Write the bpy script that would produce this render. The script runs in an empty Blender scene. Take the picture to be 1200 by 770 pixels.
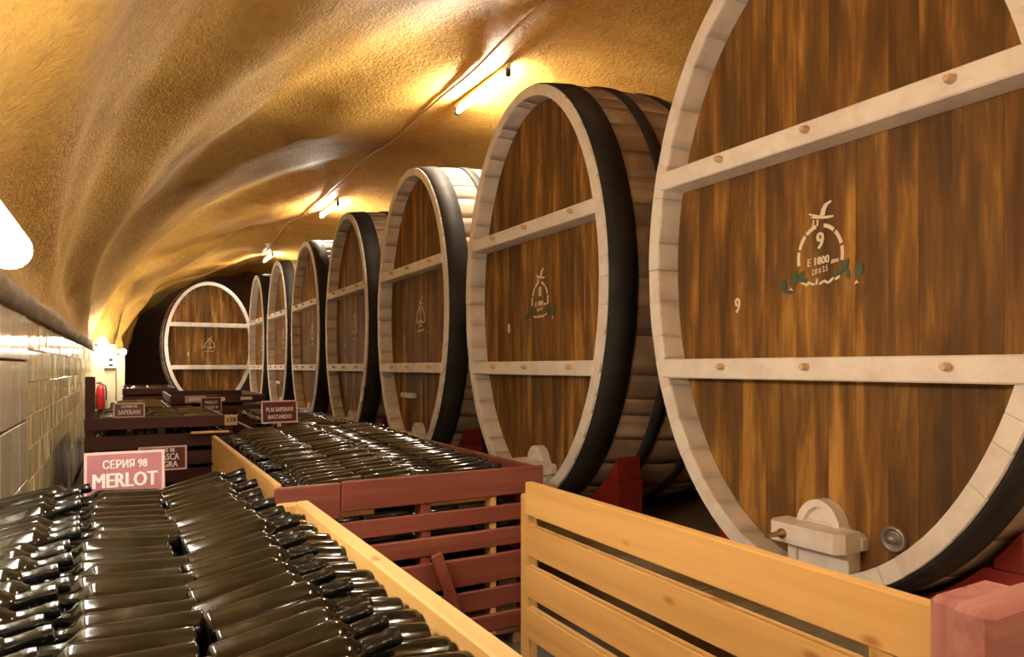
import bpy, math, random
from mathutils import Vector, Matrix, noise
random.seed(7)
R = math.radians
PI = math.pi
SC = bpy.context.scene
COL = SC.collection

# ------------------------------------------------------------------ camera, world, exposure
CAM_H = 1.12                       # eye height; y axis runs down the cellar, x to the casks
PSI = math.atan(455 / 800)         # the camera looks this far to the right of the cellar axis
cam_d = bpy.data.cameras.new('camera')
cam_d.sensor_width = 36
cam_d.lens = 36 * 800 / 1200
cam_d.shift_y = -(430 - 385) / 1200 * -1
cam_d.clip_start = 0.02
cam_d.clip_end = 100
cam = bpy.data.objects.new('camera', cam_d)
COL.objects.link(cam)
cam.location = (0, 0, CAM_H)
cam.rotation_euler = (R(90), 0, -PSI)
SC.camera = cam
world = bpy.data.worlds.new('world')
SC.world = world
world.use_nodes = True
world.node_tree.nodes['Background'].inputs[0].default_value = (0.9, 0.75, 0.5, 1)
world.node_tree.nodes['Background'].inputs[1].default_value = 0.02
SC.view_settings.view_transform = 'Standard'
SC.view_settings.look = 'None'
SC.view_settings.gamma = 1
SC.view_settings.exposure = 0.6
SC.view_settings.use_curve_mapping = False
TUBE_POWER = 340.0                 # emission of the ceiling tubes
WALL_POWER = 40.0                  # emission of the wall lamps' diffusers
LAMP_COLOUR = (1.0, 0.92, 0.78)


# ------------------------------------------------------------------ materials
class NT:
    def __init__(s, name):
        s.m = bpy.data.materials.new(name)
        s.m.use_nodes = True
        s.t = s.m.node_tree
        s.n = s.t.nodes
        s.b = s.n['Principled BSDF']

    def add(s, typ, **kw):
        n = s.n.new(typ)
        for k, v in kw.items():
            if k.startswith('i_'):
                key = k[2:]
                key = int(key) if key.isdigit() else key
                n.inputs[key].default_value = v
            else:
                setattr(n, k, v)
        return n

    def link(s, a, b):
        s.t.links.new(a, b)

    def ramp(s, fac, stops):
        n = s.add('ShaderNodeValToRGB')
        e = n.color_ramp.elements
        while len(e) < len(stops):
            e.new(0.5)
        for q, (p, c) in zip(e, stops):
            q.position = p
            q.color = (*c, 1)
        s.link(fac, n.inputs[0])
        return n.outputs[0]

    def coords(s, scale=(1, 1, 1), rand=True):
        tc = s.add('ShaderNodeTexCoord')
        mp = s.add('ShaderNodeMapping')
        mp.inputs['Scale'].default_value = scale
        out = tc.outputs['Object']
        if rand:
            oi = s.add('ShaderNodeObjectInfo')
            ml = s.add('ShaderNodeMath', operation='MULTIPLY', i_1=37.0)
            s.link(oi.outputs['Random'], ml.inputs[0])
            ad = s.add('ShaderNodeVectorMath', operation='ADD')
            s.link(out, ad.inputs[0])
            s.link(ml.outputs[0], ad.inputs[1])
            out = ad.outputs[0]
        s.link(out, mp.inputs[0])
        return mp.outputs[0]

    def noise(s, vec, scale, detail=4, rough=0.6, dist=0.0):
        n = s.add('ShaderNodeTexNoise')
        n.inputs['Scale'].default_value = scale
        n.inputs['Detail'].default_value = detail
        n.inputs['Roughness'].default_value = rough
        n.inputs['Distortion'].default_value = dist
        s.link(vec, n.inputs['Vector'])
        return n.outputs['Fac']

    def mix(s, fac, a, b, blend='MIX'):
        n = s.add('ShaderNodeMix', data_type='RGBA', blend_type=blend)
        for sock, v in ((n.inputs[0], fac), (n.inputs[6], a), (n.inputs[7], b)):
            if isinstance(v, (int, float)):
                sock.default_value = v
            elif isinstance(v, tuple):
                sock.default_value = (*v, 1)
            else:
                s.link(v, sock)
        return n.outputs[2]

    def bump(s, h, strength=0.3, dist=0.01):
        n = s.add('ShaderNodeBump')
        n.inputs['Strength'].default_value = strength
        n.inputs['Distance'].default_value = dist
        s.link(h, n.inputs['Height'])
        s.link(n.outputs[0], s.b.inputs['Normal'])

    def done(s, col=None, rough=0.6, metal=0.0, spec=0.5, coat=0.0):
        if col is not None:
            if isinstance(col, tuple):
                s.b.inputs['Base Color'].default_value = (*col, 1)
            else:
                s.link(col, s.b.inputs['Base Color'])
        if isinstance(rough, (int, float)):
            s.b.inputs['Roughness'].default_value = rough
        else:
            s.link(rough, s.b.inputs['Roughness'])
        s.b.inputs['Metallic'].default_value = metal
        s.b.inputs['Specular IOR Level'].default_value = spec
        s.b.inputs['Coat Weight'].default_value = coat
        return s.m


def m_plain(name, col, rough=0.6, metal=0.0, var=0.0):
    t = NT(name)
    if var:
        v = t.coords()
        f = t.noise(v, 9.0, 5)
        c = t.ramp(f, [(0.25, tuple(x * (1 - var) for x in col)), (0.75, col)])
        return t.done(c, rough, metal)
    return t.done(col, rough, metal)


def m_streak_wood(name, stops, scale, axis, rough=0.55, bumpy=0.25, objvar=0.25, spec=0.4, knots=None, patch=None, stretch=0.07, fine=0.25):
    """wood with grain along one axis of the object"""
    t = NT(name)
    sc = [scale, scale, scale]
    sc[axis] = scale * stretch
    v = t.coords(tuple(sc))
    f1 = t.noise(v, 1.0, 6, 0.62, 0.3)
    sc2 = [scale * 5] * 3
    sc2[axis] = scale * 0.2
    v2 = t.coords(tuple(sc2))
    f2 = t.noise(v2, 1.0, 3, 0.6)
    mx = t.mix(fine, f1, f2)
    c = t.ramp(mx, stops)
    if patch:
        v3 = t.coords(patch[1])
        f3 = t.ramp(t.noise(v3, 1.0, 4), [(0.46, (0, 0, 0)), (0.64, (0.75, 0.75, 0.75))])
        c = t.mix(f3, c, patch[0], 'MIX')
    if knots:
        vk = [9.0, 9.0, 9.0]
        vk[axis] = 4.5
        v4 = t.coords(tuple(vk))
        vor = t.add('ShaderNodeTexVoronoi')
        vor.inputs['Scale'].default_value = 1.0
        t.link(v4, vor.inputs['Vector'])
        k = t.ramp(vor.outputs['Distance'], [(0.07, (0.9, 0.9, 0.9)), (0.15, (0, 0, 0))])
        c = t.mix(k, c, knots, 'MIX')
    oi = t.add('ShaderNodeObjectInfo')
    hv = t.add('ShaderNodeHueSaturation')
    mr = t.add('ShaderNodeMapRange')
    mr.inputs['To Min'].default_value = 1 - objvar
    mr.inputs['To Max'].default_value = 1 + objvar
    t.link(oi.outputs['Random'], mr.inputs[0])
    t.link(mr.outputs[0], hv.inputs['Value'])
    t.link(c, hv.inputs['Color'])
    t.bump(mx, bumpy, 0.006)
    return t.done(hv.outputs[0], rough, spec=spec)


M = {}
M['head'] = m_streak_wood('cask_head_wood', [(0.28, (0.05, 0.024, 0.009)), (0.42, (0.13, 0.06, 0.017)), (0.52, (0.22, 0.105, 0.026)),
                                             (0.61, (0.4, 0.2, 0.043)), (0.74, (0.54, 0.31, 0.085))], 9.0, 2, 0.62, 0.35, 0.14, 0.2,
                          patch=((0.09, 0.05, 0.021), (8.0, 8.0, 1.6)), stretch=0.11, fine=0.14)
M['stave'] = m_streak_wood('cask_stave_wood', [(0.25, (0.18, 0.115, 0.07)), (0.5, (0.38, 0.26, 0.165)), (0.75, (0.54, 0.4, 0.26))], 8.0, 0, 0.7, 0.3, 0.3,
                           patch=((0.2, 0.13, 0.085), (3.0, 3.0, 3.0)))
M['pine'] = m_streak_wood('pine', [(0.25, (0.43, 0.22, 0.062)), (0.5, (0.58, 0.335, 0.105)), (0.75, (0.68, 0.43, 0.165))], 7.0, 0, 0.55, 0.12, 0.1,
                          knots=(0.34, 0.14, 0.035))
M['red'] = m_streak_wood('red_stained_wood', [(0.25, (0.1, 0.025, 0.016)), (0.5, (0.17, 0.044, 0.03)), (0.8, (0.27, 0.1, 0.065))], 9.0, 0, 0.42, 0.15, 0.22)
M['fadedred'] = m_streak_wood('faded_red_wood', [(0.25, (0.2, 0.06, 0.05)), (0.5, (0.36, 0.14, 0.12)), (0.8, (0.5, 0.27, 0.23))], 12.0, 0, 0.6, 0.3, 0.1, knots=(0.08, 0.02, 0.015))
M['darkred'] = m_streak_wood('dark_red_wood', [(0.25, (0.035, 0.008, 0.006)), (0.6, (0.075, 0.015, 0.01)), (0.85, (0.12, 0.03, 0.018))], 9.0, 0, 0.5, 0.1, 0.15)
M['cradle'] = m_streak_wood('red_cradle_paint', [(0.25, (0.16, 0.012, 0.01)), (0.6, (0.26, 0.022, 0.016)), (0.85, (0.34, 0.05, 0.03))], 6.0, 1, 0.45, 0.1, 0.15)
M['slatfloor'] = m_streak_wood('worn_board', [(0.25, (0.2, 0.1, 0.05)), (0.6, (0.36, 0.2, 0.1)), (0.85, (0.5, 0.32, 0.17))], 8.0, 0, 0.7, 0.2, 0.2)


def mk_white():
    t = NT('white_paint')
    v = t.coords((1, 1, 1))
    f = t.noise(v, 6.0, 5, 0.65)
    c = t.ramp(f, [(0.3, (0.68, 0.6, 0.54)), (0.55, (0.82, 0.76, 0.71)), (0.8, (0.87, 0.82, 0.78))])
    t.bump(f, 0.15, 0.004)
    return t.done(c, 0.55)


M['white'] = mk_white()


def mk_iron():
    t = NT('black_hoop_iron')
    v = t.coords((1, 1, 1))
    f = t.noise(v, 5.0, 5, 0.6)
    c = t.ramp(f, [(0.3, (0.012, 0.011, 0.011)), (0.6, (0.03, 0.027, 0.025)), (0.85, (0.07, 0.055, 0.045))])
    return t.done(c, 0.68, spec=0.3)


M['iron'] = mk_iron()


def mk_vault():
    t = NT('ochre_sprayed_plaster')
    v = t.coords((1, 1, 1), False)
    big = t.noise(v, 1.1, 5, 0.6, 0.4)
    c = t.ramp(big, [(0.3, (0.53, 0.28, 0.052)), (0.5, (0.71, 0.405, 0.088)), (0.72, (0.79, 0.485, 0.13))])
    mid = t.noise(v, 14.0, 4, 0.6)
    c = t.mix(t.ramp(mid, [(0.35, (0.35, 0.35, 0.35)), (0.6, (0, 0, 0))]), c, (0.42, 0.21, 0.05))
    fine = t.noise(v, 34.0, 3, 0.7)
    grain = t.noise(v, 6.0, 5, 0.65)
    sm = t.mix(0.45, fine, grain)
    t.bump(sm, 0.9, 0.035)
    return t.done(c, 0.6, spec=0.3)


M['vault'] = mk_vault()


def mk_tile(name, stops):
    t = NT(name)
    v = t.coords((1, 1, 1))
    f = t.noise(v, 3.5, 3)
    c = t.ramp(f, stops)
    w = t.add('ShaderNodeTexWave', wave_type='BANDS', bands_direction='Y')
    w.inputs['Scale'].default_value = 16.0
    w.inputs['Distortion'].default_value = 0.6
    v2 = t.coords((1, 1, 0.1))
    t.link(v2, w.inputs['Vector'])
    t.bump(w.outputs['Fac'], 0.22, 0.004)
    oi = t.add('ShaderNodeObjectInfo')
    hv = t.add('ShaderNodeHueSaturation')
    mr = t.add('ShaderNodeMapRange')
    mr.inputs['To Min'].default_value = 0.85
    mr.inputs['To Max'].default_value = 1.1
    t.link(oi.outputs['Random'], mr.inputs[0])
    t.link(mr.outputs[0], hv.inputs['Value'])
    t.link(c, hv.inputs['Color'])
    return t.done(hv.outputs[0], 0.14, coat=0.3)


M['tile'] = mk_tile('cream_glazed_tile', [(0.3, (0.78, 0.6, 0.28)), (0.7, (0.88, 0.74, 0.42))])
M['tile2'] = mk_tile('pale_ribbed_tile', [(0.3, (0.78, 0.67, 0.46)), (0.7, (0.86, 0.78, 0.6))])
M['grout'] = m_plain('grout', (0.2, 0.13, 0.06), 0.9, var=0.3)
M['ledge'] = m_plain('brown_stone', (0.52, 0.38, 0.24), 0.7, var=0.45)
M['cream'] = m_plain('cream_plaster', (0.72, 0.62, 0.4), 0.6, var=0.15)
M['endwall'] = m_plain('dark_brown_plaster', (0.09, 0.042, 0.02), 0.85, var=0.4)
M['floor'] = m_plain('grey_concrete', (0.15, 0.13, 0.11), 0.8, var=0.4)
M['paver'] = m_plain('grey_paver', (0.42, 0.4, 0.37), 0.75, var=0.45)


def mk_bottle():
    t = NT('dark_bottle_glass')
    v = t.coords((1, 1, 1))
    f = t.noise(v, 9.0, 4, 0.6)
    c = t.ramp(f, [(0.35, (0.006, 0.0052, 0.003)), (0.6, (0.014, 0.0115, 0.006)), (0.85, (0.05, 0.04, 0.025))])
    r = t.ramp(f, [(0.45, (0.1, 0.1, 0.1)), (0.8, (0.3, 0.3, 0.3))])
    return t.done(c, r, spec=0.55)


M['bottle'] = mk_bottle()
M['cork'] = m_plain('cork', (0.10, 0.065, 0.035), 0.8, var=0.3)
M['foil'] = m_plain('black_neck_foil', (0.006, 0.0055, 0.005), 0.22)
M['signred'] = m_plain('dark_red_sign', (0.12, 0.012, 0.014), 0.35)
M['signglare'] = m_plain('glare_plum_sign', (0.5, 0.2, 0.24), 0.22, var=0.25)  # plum sign colour made paler, with the glare on it painted in
M['signwhite'] = m_plain('sign_lettering', (0.82, 0.74, 0.68), 0.5)
M['signedge'] = m_plain('sign_border', (0.7, 0.5, 0.45), 0.4)
M['paint'] = m_plain('stencil_paint', (0.8, 0.68, 0.52), 0.6)
M['leafpaint'] = m_plain('green_stencil_paint', (0.07, 0.11, 0.06), 0.6, var=0.3)
M['brass'] = m_plain('brass', (0.4, 0.24, 0.1), 0.4, 0.8)
M['steel'] = m_plain('grey_steel', (0.3, 0.27, 0.24), 0.4, 0.7)
M['peg'] = m_plain('bare_peg_wood', (0.62, 0.44, 0.26), 0.6)
M['housing'] = m_plain('lamp_housing', (0.55, 0.5, 0.42), 0.5)
M['cable'] = m_plain('ochre_painted_conduit', (0.62, 0.37, 0.13), 0.5)
M['extred'] = m_plain('red_enamel', (0.5, 0.02, 0.02), 0.3)
M['boxwhite'] = m_plain('white_plastic', (0.78, 0.74, 0.65), 0.4)
M['black'] = m_plain('black_plastic', (0.02, 0.02, 0.02), 0.4)
M['paper'] = m_plain('white_paper', (0.8, 0.74, 0.62), 0.7)


def mk_emit(name, strength):
    t = NT(name)
    t.b.inputs['Emission Color'].default_value = (*LAMP_COLOUR, 1)
    t.b.inputs['Emission Strength'].default_value = strength
    return t.done((0.9, 0.88, 0.8), 0.3)


M['tube'] = mk_emit('lit_tube', TUBE_POWER)
M['diffuser'] = mk_emit('lit_diffuser', WALL_POWER)


# ------------------------------------------------------------------ mesh helpers
class MB:
    def __init__(s):
        s.v, s.f, s.mi, s.sm = [], [], [], []

    def add(s, vs, fs, mi=0, smooth=False):
        o = len(s.v)
        s.v += [tuple(p) for p in vs]
        for f in fs:
            s.f.append(tuple(i + o for i in f))
            s.mi.append(mi)
            s.sm.append(smooth)
        return s

    def box(s, x0, x1, y0, y1, z0, z1, mi=0):
        return s.add([(x0, y0, z0), (x1, y0, z0), (x1, y1, z0), (x0, y1, z0), (x0, y0, z1), (x1, y0, z1), (x1, y1, z1), (x0, y1, z1)],
                     [(0, 3, 2, 1), (4, 5, 6, 7), (0, 1, 5, 4), (1, 2, 6, 5), (2, 3, 7, 6), (3, 0, 4, 7)], mi)

    def cbox(s, x0, x1, y0, y1, z0, z1, b=0.004, mi=0):
        """box with chamfered edges"""
        cx, cy, cz = (x0 + x1) / 2, (y0 + y1) / 2, (z0 + z1) / 2
        h = ((x1 - x0) / 2, (y1 - y0) / 2, (z1 - z0) / 2)
        b = min(b, min(h) * 0.6)
        vs, idx = [], {}
        for sx in (-1, 1):
            for sy in (-1, 1):
                for sz in (-1, 1):
                    for ax in range(3):
                        p = [sx * (h[0] - b), sy * (h[1] - b), sz * (h[2] - b)]
                        p[ax] = (sx, sy, sz)[ax] * h[ax]
                        idx[(sx, sy, sz, ax)] = len(vs)
                        vs.append((p[0] + cx, p[1] + cy, p[2] + cz))
        fs = []
        for ax in range(3):
            u, w = (ax + 1) % 3, (ax + 2) % 3
            for sg in (-1, 1):
                q = []
                for a, c in ((-1, -1), (1, -1), (1, 1), (-1, 1)):
                    k = [0, 0, 0]
                    k[ax], k[u], k[w] = sg, a, c
                    q.append(idx[(*k, ax)])
                fs.append(tuple(q if sg > 0 else q[::-1]))
        for ax in range(3):               # edges parallel to ax
            u, w = (ax + 1) % 3, (ax + 2) % 3
            for a in (-1, 1):
                for c in (-1, 1):
                    def g(sg, which):
                        k = [0, 0, 0]
                        k[ax], k[u], k[w] = sg, a, c
                        return idx[(*k, which)]
                    q = [g(-1, u), g(1, u), g(1, w), g(-1, w)]
                    fs.append(tuple(q if a * c < 0 else q[::-1]))
        for sx in (-1, 1):
            for sy in (-1, 1):
                for sz in (-1, 1):
                    q = [idx[(sx, sy, sz, k)] for k in range(3)]
                    fs.append(tuple(q if sx * sy * sz > 0 else q[::-1]))
        return s.add(vs, fs, mi)

    def prism(s, poly, depth, place, mi=0):
        """closed outline (u, v) extruded from w=0 to w=depth; place(u, v, w) -> point"""
        n = len(poly)
        vs = [place(u, v, 0) for u, v in poly] + [place(u, v, depth) for u, v in poly]
        fs = [tuple(range(n))[::-1], tuple(range(n, 2 * n))] + [(i, (i + 1) % n, n + (i + 1) % n, n + i) for i in range(n)]
        return s.add(vs, fs, mi)

    def lathe(s, prof, n, place, mi=0, smooth=True, caps=True):
        """profile [(along, radius)] turned about an axis; place(along, a, b) -> point"""
        vs, fs = [], []
        for l, r in prof:
            for k in range(n):
                a = 2 * PI * k / n
                vs.append(place(l, r * math.cos(a), r * math.sin(a)))
        for i in range(len(prof) - 1):
            for k in range(n):
                k2 = (k + 1) % n
                fs.append((i * n + k, i * n + k2, (i + 1) * n + k2, (i + 1) * n + k))
        s.add(vs, fs, mi, smooth)
        if caps:
            o = len(prof) - 1
            s.add([vs[k] for k in range(n)], [tuple(range(n))[::-1]], mi)
            s.add([vs[o * n + k] for k in range(n)], [tuple(range(n))], mi)
        return s

    def tube(s, pts, r, n=8, mi=0):
        pts = [Vector(p) for p in pts]
        vs, fs = [], []
        for i, p in enumerate(pts):
            d = (pts[min(i + 1, len(pts) - 1)] - pts[max(i - 1, 0)]).normalized()
            up = Vector((0, 0, 1)) if abs(d.z) < 0.9 else Vector((1, 0, 0))
            a = d.cross(up).normalized()
            b = a.cross(d)
            for k in range(n):
                t = 2 * PI * k / n
                vs.append(p + a * r * math.cos(t) + b * r * math.sin(t))
        for i in range(len(pts) - 1):
            for k in range(n):
                k2 = (k + 1) % n
                fs.append((i * n + k, i * n + k2, (i + 1) * n + k2, (i + 1) * n + k))
        fs += [tuple(range(n))[::-1], tuple(range((len(pts) - 1) * n, len(pts) * n))]
        return s.add(vs, fs, mi, True)

    def mesh(s, name, mats):
        me = bpy.data.meshes.new(name)
        me.from_pydata(s.v, [], s.f)
        for m in (mats if isinstance(mats, (list, tuple)) else [mats]):
            me.materials.append(M[m])
        me.polygons.foreach_set('material_index', s.mi)
        me.polygons.foreach_set('use_smooth', s.sm)
        me.update()
        return me


def obj(name, me, parent=None, loc=(0, 0, 0), rot=(0, 0, 0)):
    o = bpy.data.objects.new(name, me)
    COL.objects.link(o)
    o.location, o.rotation_euler = loc, rot
    if parent:
        o.parent = parent
    return o


def tag(o, label, cat, group=None, kind=None):
    o['label'], o['category'] = label, cat
    if group:
        o['group'] = group
    if kind:
        o['kind'] = kind
    return o


def thing(name, label, cat, loc=(0, 0, 0), rot=(0, 0, 0), group=None):
    return tag(obj(name, None, None, loc, rot), label, cat, group)


def struct(name, me, parent=None, loc=(0, 0, 0), rot=(0, 0, 0)):
    o = obj(name, me, parent, loc, rot)
    o['kind'] = 'structure'
    return o


_text = {}


def text_mesh(s, size, bold=0.0, depth=0.0008):
    """verts and faces of a line of lettering in its own xy plane, centred"""
    key = (s, size, bold, depth)
    if key not in _text:
        cu = bpy.data.curves.new('lettering', 'FONT')
        cu.body, cu.size, cu.extrude = s, size, depth
        cu.align_x, cu.align_y = 'CENTER', 'CENTER'
        cu.resolution_u = 2
        o = bpy.data.objects.new('lettering', cu)
        COL.objects.link(o)
        dg = bpy.context.evaluated_depsgraph_get()
        me = bpy.data.meshes.new_from_object(o.evaluated_get(dg))
        vs, fs = [], []
        for k in ((-1.5, 0.0), (0.0, 0.0004), (1.5, 0.0008)) if bold else ((0, 0),):
            o_ = len(vs)
            vs += [(v.co.x + k[0] * bold, v.co.y, v.co.z + k[1] + 0.001) for v in me.vertices]
            fs += [tuple(i + o_ for i in p.vertices) for p in me.polygons]
        _text[key] = (vs, fs)
        bpy.data.objects.remove(o)
        bpy.data.curves.remove(cu)
        bpy.data.meshes.remove(me)
    return _text[key]


# ------------------------------------------------------------------ the cellar shell
VX, VA, VZ, VB = 2.85, 3.3, 1.48, 2.24      # vault: centre x, half width, springing height, rise
Y0, Y1 = -6.0, 19.8
XR = VX + VA
FZ = -0.14                                  # floor level


def smooth(e0, e1, x):
    t = max(0.0, min(1.0, (x - e0) / (e1 - e0)))
    return t * t * (3 - 2 * t)


def vault_pt(t, y, proud=0.0):
    """t: 0 at the left springing .. 1 at the right one"""
    ang = PI * (1 - t)
    u = min(1.0, t * 2)
    x, z = VX + VA * math.cos(ang), VZ + VB * math.sin(ang)
    nx, nz = -math.cos(ang), -math.sin(ang)
    step = 0.31 * smooth(13.45, 13.55, y) + 0.14 * smooth(16.45, 16.55, y) + 0.1 * smooth(17.6, 17.7, y)
    d = step * (1 - u) ** 0.7
    p = y + 9.0 * u - 14.0                 # folds run slantwise from the wall up to the crown
    fold = math.sin(2 * PI * p / 4.6 + 0.6) * 0.075 + math.sin(2 * PI * p / 2.1 + 2.0) * 0.022
    fold *= smooth(0.0, 0.12, u) * (1 - 0.55 * smooth(0.85, 1.0, u)) * (1 if t < 0.5 else max(0.0, 1 - (t - 0.5) * 4))
    n1 = noise.noise(Vector((y * 0.35, t * 5, 3.1))) * 0.09
    n2 = noise.noise(Vector((y * 1.1, t * 13, 7.7))) * 0.03
    n3 = noise.noise(Vector((y * 3.4, t * 34, 1.7))) * 0.010
    edge = smooth(0.0, 0.05, t) * smooth(0.0, 0.05, 1 - t)
    d += (fold + (n1 + n2 + n3)) * edge + proud
    return (x + nx * d, y, z + nz * d)


def build_shell():
    NY, NT_ = 380, 110
    b = MB()
    vs = [vault_pt(j / NT_, Y0 + (Y1 - Y0) * i / NY) for i in range(NY + 1) for j in range(NT_ + 1)]
    w = NT_ + 1
    fs = [(i * w + j, i * w + j + 1, (i + 1) * w + j + 1, (i + 1) * w + j) for i in range(NY) for j in range(NT_)]
    b.add(vs, fs, 0, True)
    struct('ceiling', b.mesh('vault', 'vault'))
    struct('floor', MB().box(-0.6, XR + 0.1, Y0, Y1, FZ - 0.1, FZ).mesh('floor', 'floor'))
    struct('wall_right', MB().box(XR - 0.02, XR + 0.1, Y0, Y1, FZ, VZ + 0.03).mesh('wall_right', 'cream'))
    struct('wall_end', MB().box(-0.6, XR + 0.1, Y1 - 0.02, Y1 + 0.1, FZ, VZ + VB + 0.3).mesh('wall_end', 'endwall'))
    struct('wall_back', MB().box(-0.6, XR + 0.1, Y0 - 0.1, Y0 + 0.02, FZ, VZ + VB + 0.3).mesh('wall_back', 'cream'))
    # left wall: grout bed with glazed tiles, stone ledge on top
    wl = struct('wall_left', MB().box(-0.6, -0.45, Y0, 13.5, FZ, VZ).mesh('wall_left', 'grout'))
    tile_a = MB().cbox(0, 0.012, -0.0735, 0.0735, -0.0855, 0.0855, 0.003).mesh('tile', 'tile')
    tile_b = MB().cbox(0, 0.014, -0.148, 0.148, -0.148, 0.148, 0.004).mesh('large_tile', 'tile2')
    n = 0
    for r in range(5):                        # pale large tiles beside the near crate
        for c in range(8):
            y = 4.33 - 0.15 - 0.302 * c
            o = obj('tile', tile_b, wl, (-0.45 + random.uniform(0, 0.002), y, 1.304 - 0.306 * r))
            o.rotation_euler.z = random.uniform(-0.006, 0.006)
            n += 1
    rest = MB()
    cols = int((13.45 - 4.345) / 0.15)
    for c in range(cols):
        for r in range(8):
            y, z = 4.345 + 0.075 + 0.15 * c, 1.3 - 0.175 * r
            if r < 6 and n < 296:
                o = obj('tile', tile_a, wl, (-0.45 + random.uniform(0, 0.004), y, z))
                o.rotation_euler = (0, random.uniform(-0.012, 0.012), random.uniform(-0.02, 0.02))
                n += 1
            else:
                dx = random.uniform(0, 0.004)
                rest.cbox(-0.45 + dx, -0.438 + dx, y - 0.0735, y + 0.0735, z - 0.0855, z + 0.0855, 0.003)
    for c in range(30):
        for r in range(5):
            y = 4.33 - 0.15 - 0.302 * (c + 8)
            z = 1.304 - 0.306 * r
            rest.cbox(-0.45, -0.436, y - 0.148, y + 0.148, z - 0.148, z + 0.148, 0.004)
    o = obj('distant_tiles', rest.mesh('distant_tiles', 'tile'), wl)
    o['kind'] = 'stuff'
    b = MB()
    ny = 120
    prof = [(-0.46, -0.105), (-0.42, -0.1), (-0.405, -0.06), (-0.395, -0.045), (-0.395, -0.01), (-0.41, 0.004), (-0.5, 0.015)]
    vs = []
    for i in range(ny + 1):
        y = -2 + (13.5 + 2) * i / ny
        for k, (x, z) in enumerate(prof):
            e = noise.noise(Vector((y * 2.3, k * 0.7, 0))) * 0.018 + noise.noise(Vector((y * 8, k, 5))) * 0.008
            vs.append((x + e * (k > 0), y, VZ + z + e * (k > 2)))
    k = len(prof)
    b.add(vs, [(i * k + j, i * k + j + 1, (i + 1) * k + j + 1, (i + 1) * k + j) for i in range(ny) for j in range(k - 1)], 0, True)
    struct('trim_1', b.mesh('ledge', 'ledge'))
    struct('wall_pier', MB().cbox(-0.6, -0.12, 13.5, 16.5, FZ, VZ + 0.02, 0.01).cbox(-0.6, 0.02, 16.5, Y1, FZ, VZ + 0.02, 0.01).mesh('wall_pier', 'cream'))


build_shell()

# raised kerb of grey pavers that carries the casks
KERB_Z = 0.12


def build_kerb():
    k = struct('floor_kerb', MB().box(2.18, 4.9, -1.5, 17.2, FZ, KERB_Z - 0.012).mesh('kerb', 'grout'))
    top = MB().cbox(-0.095, 0.095, -0.145, 0.145, -0.03, 0.0, 0.006).mesh('paver', 'paver')
    for i in range(60):
        for j in range(3):
            y = -1.2 + 0.3 * i + 0.15 * (j % 2)
            if y < 11:
                obj('paver', top, k, (2.26 + 0.2 * j, y, KERB_Z - random.uniform(0, 0.004)))
    rest = MB()
    for i in range(60):
        for j in range(3):
            y = -1.2 + 0.3 * i + 0.15 * (j % 2)
            if y >= 11:
                rest.box(2.165 + 0.2 * j, 2.355 + 0.2 * j, y - 0.145, y + 0.145, KERB_Z - 0.03, KERB_Z)
    o = obj('distant_pavers', rest.mesh('distant_pavers', 'paver'), k)
    o['kind'] = 'stuff'


build_kerb()

# ------------------------------------------------------------------ casks
CA, CB, CL, CZ = 0.90, 1.38, 2.0, 1.614     # half width, half height, length, centre height
ZO = CZ - KERB_Z                              # centre above the kerb
REC = 0.13                                    # recess of the head
NST = 44


def bulge(x):
    return 1 + 0.065 * (1 - ((x - CL / 2) / (CL / 2)) ** 2)


def ellipse_params(n, a, b):
    """angles that cut the oval into n pieces of equal length"""
    m = 4000
    pts = [(a * math.cos(2 * PI * i / m), b * math.sin(2 * PI * i / m)) for i in range(m + 1)]
    acc = [0.0]
    for i in range(m):
        acc.append(acc[-1] + math.hypot(pts[i + 1][0] - pts[i][0], pts[i + 1][1] - pts[i][1]))
    out, j = [], 0
    for k in range(n + 1):
        s = acc[-1] * k / n
        while j < m and acc[j + 1] < s:
            j += 1
        out.append(2 * PI * j / m)
    return out


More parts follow.
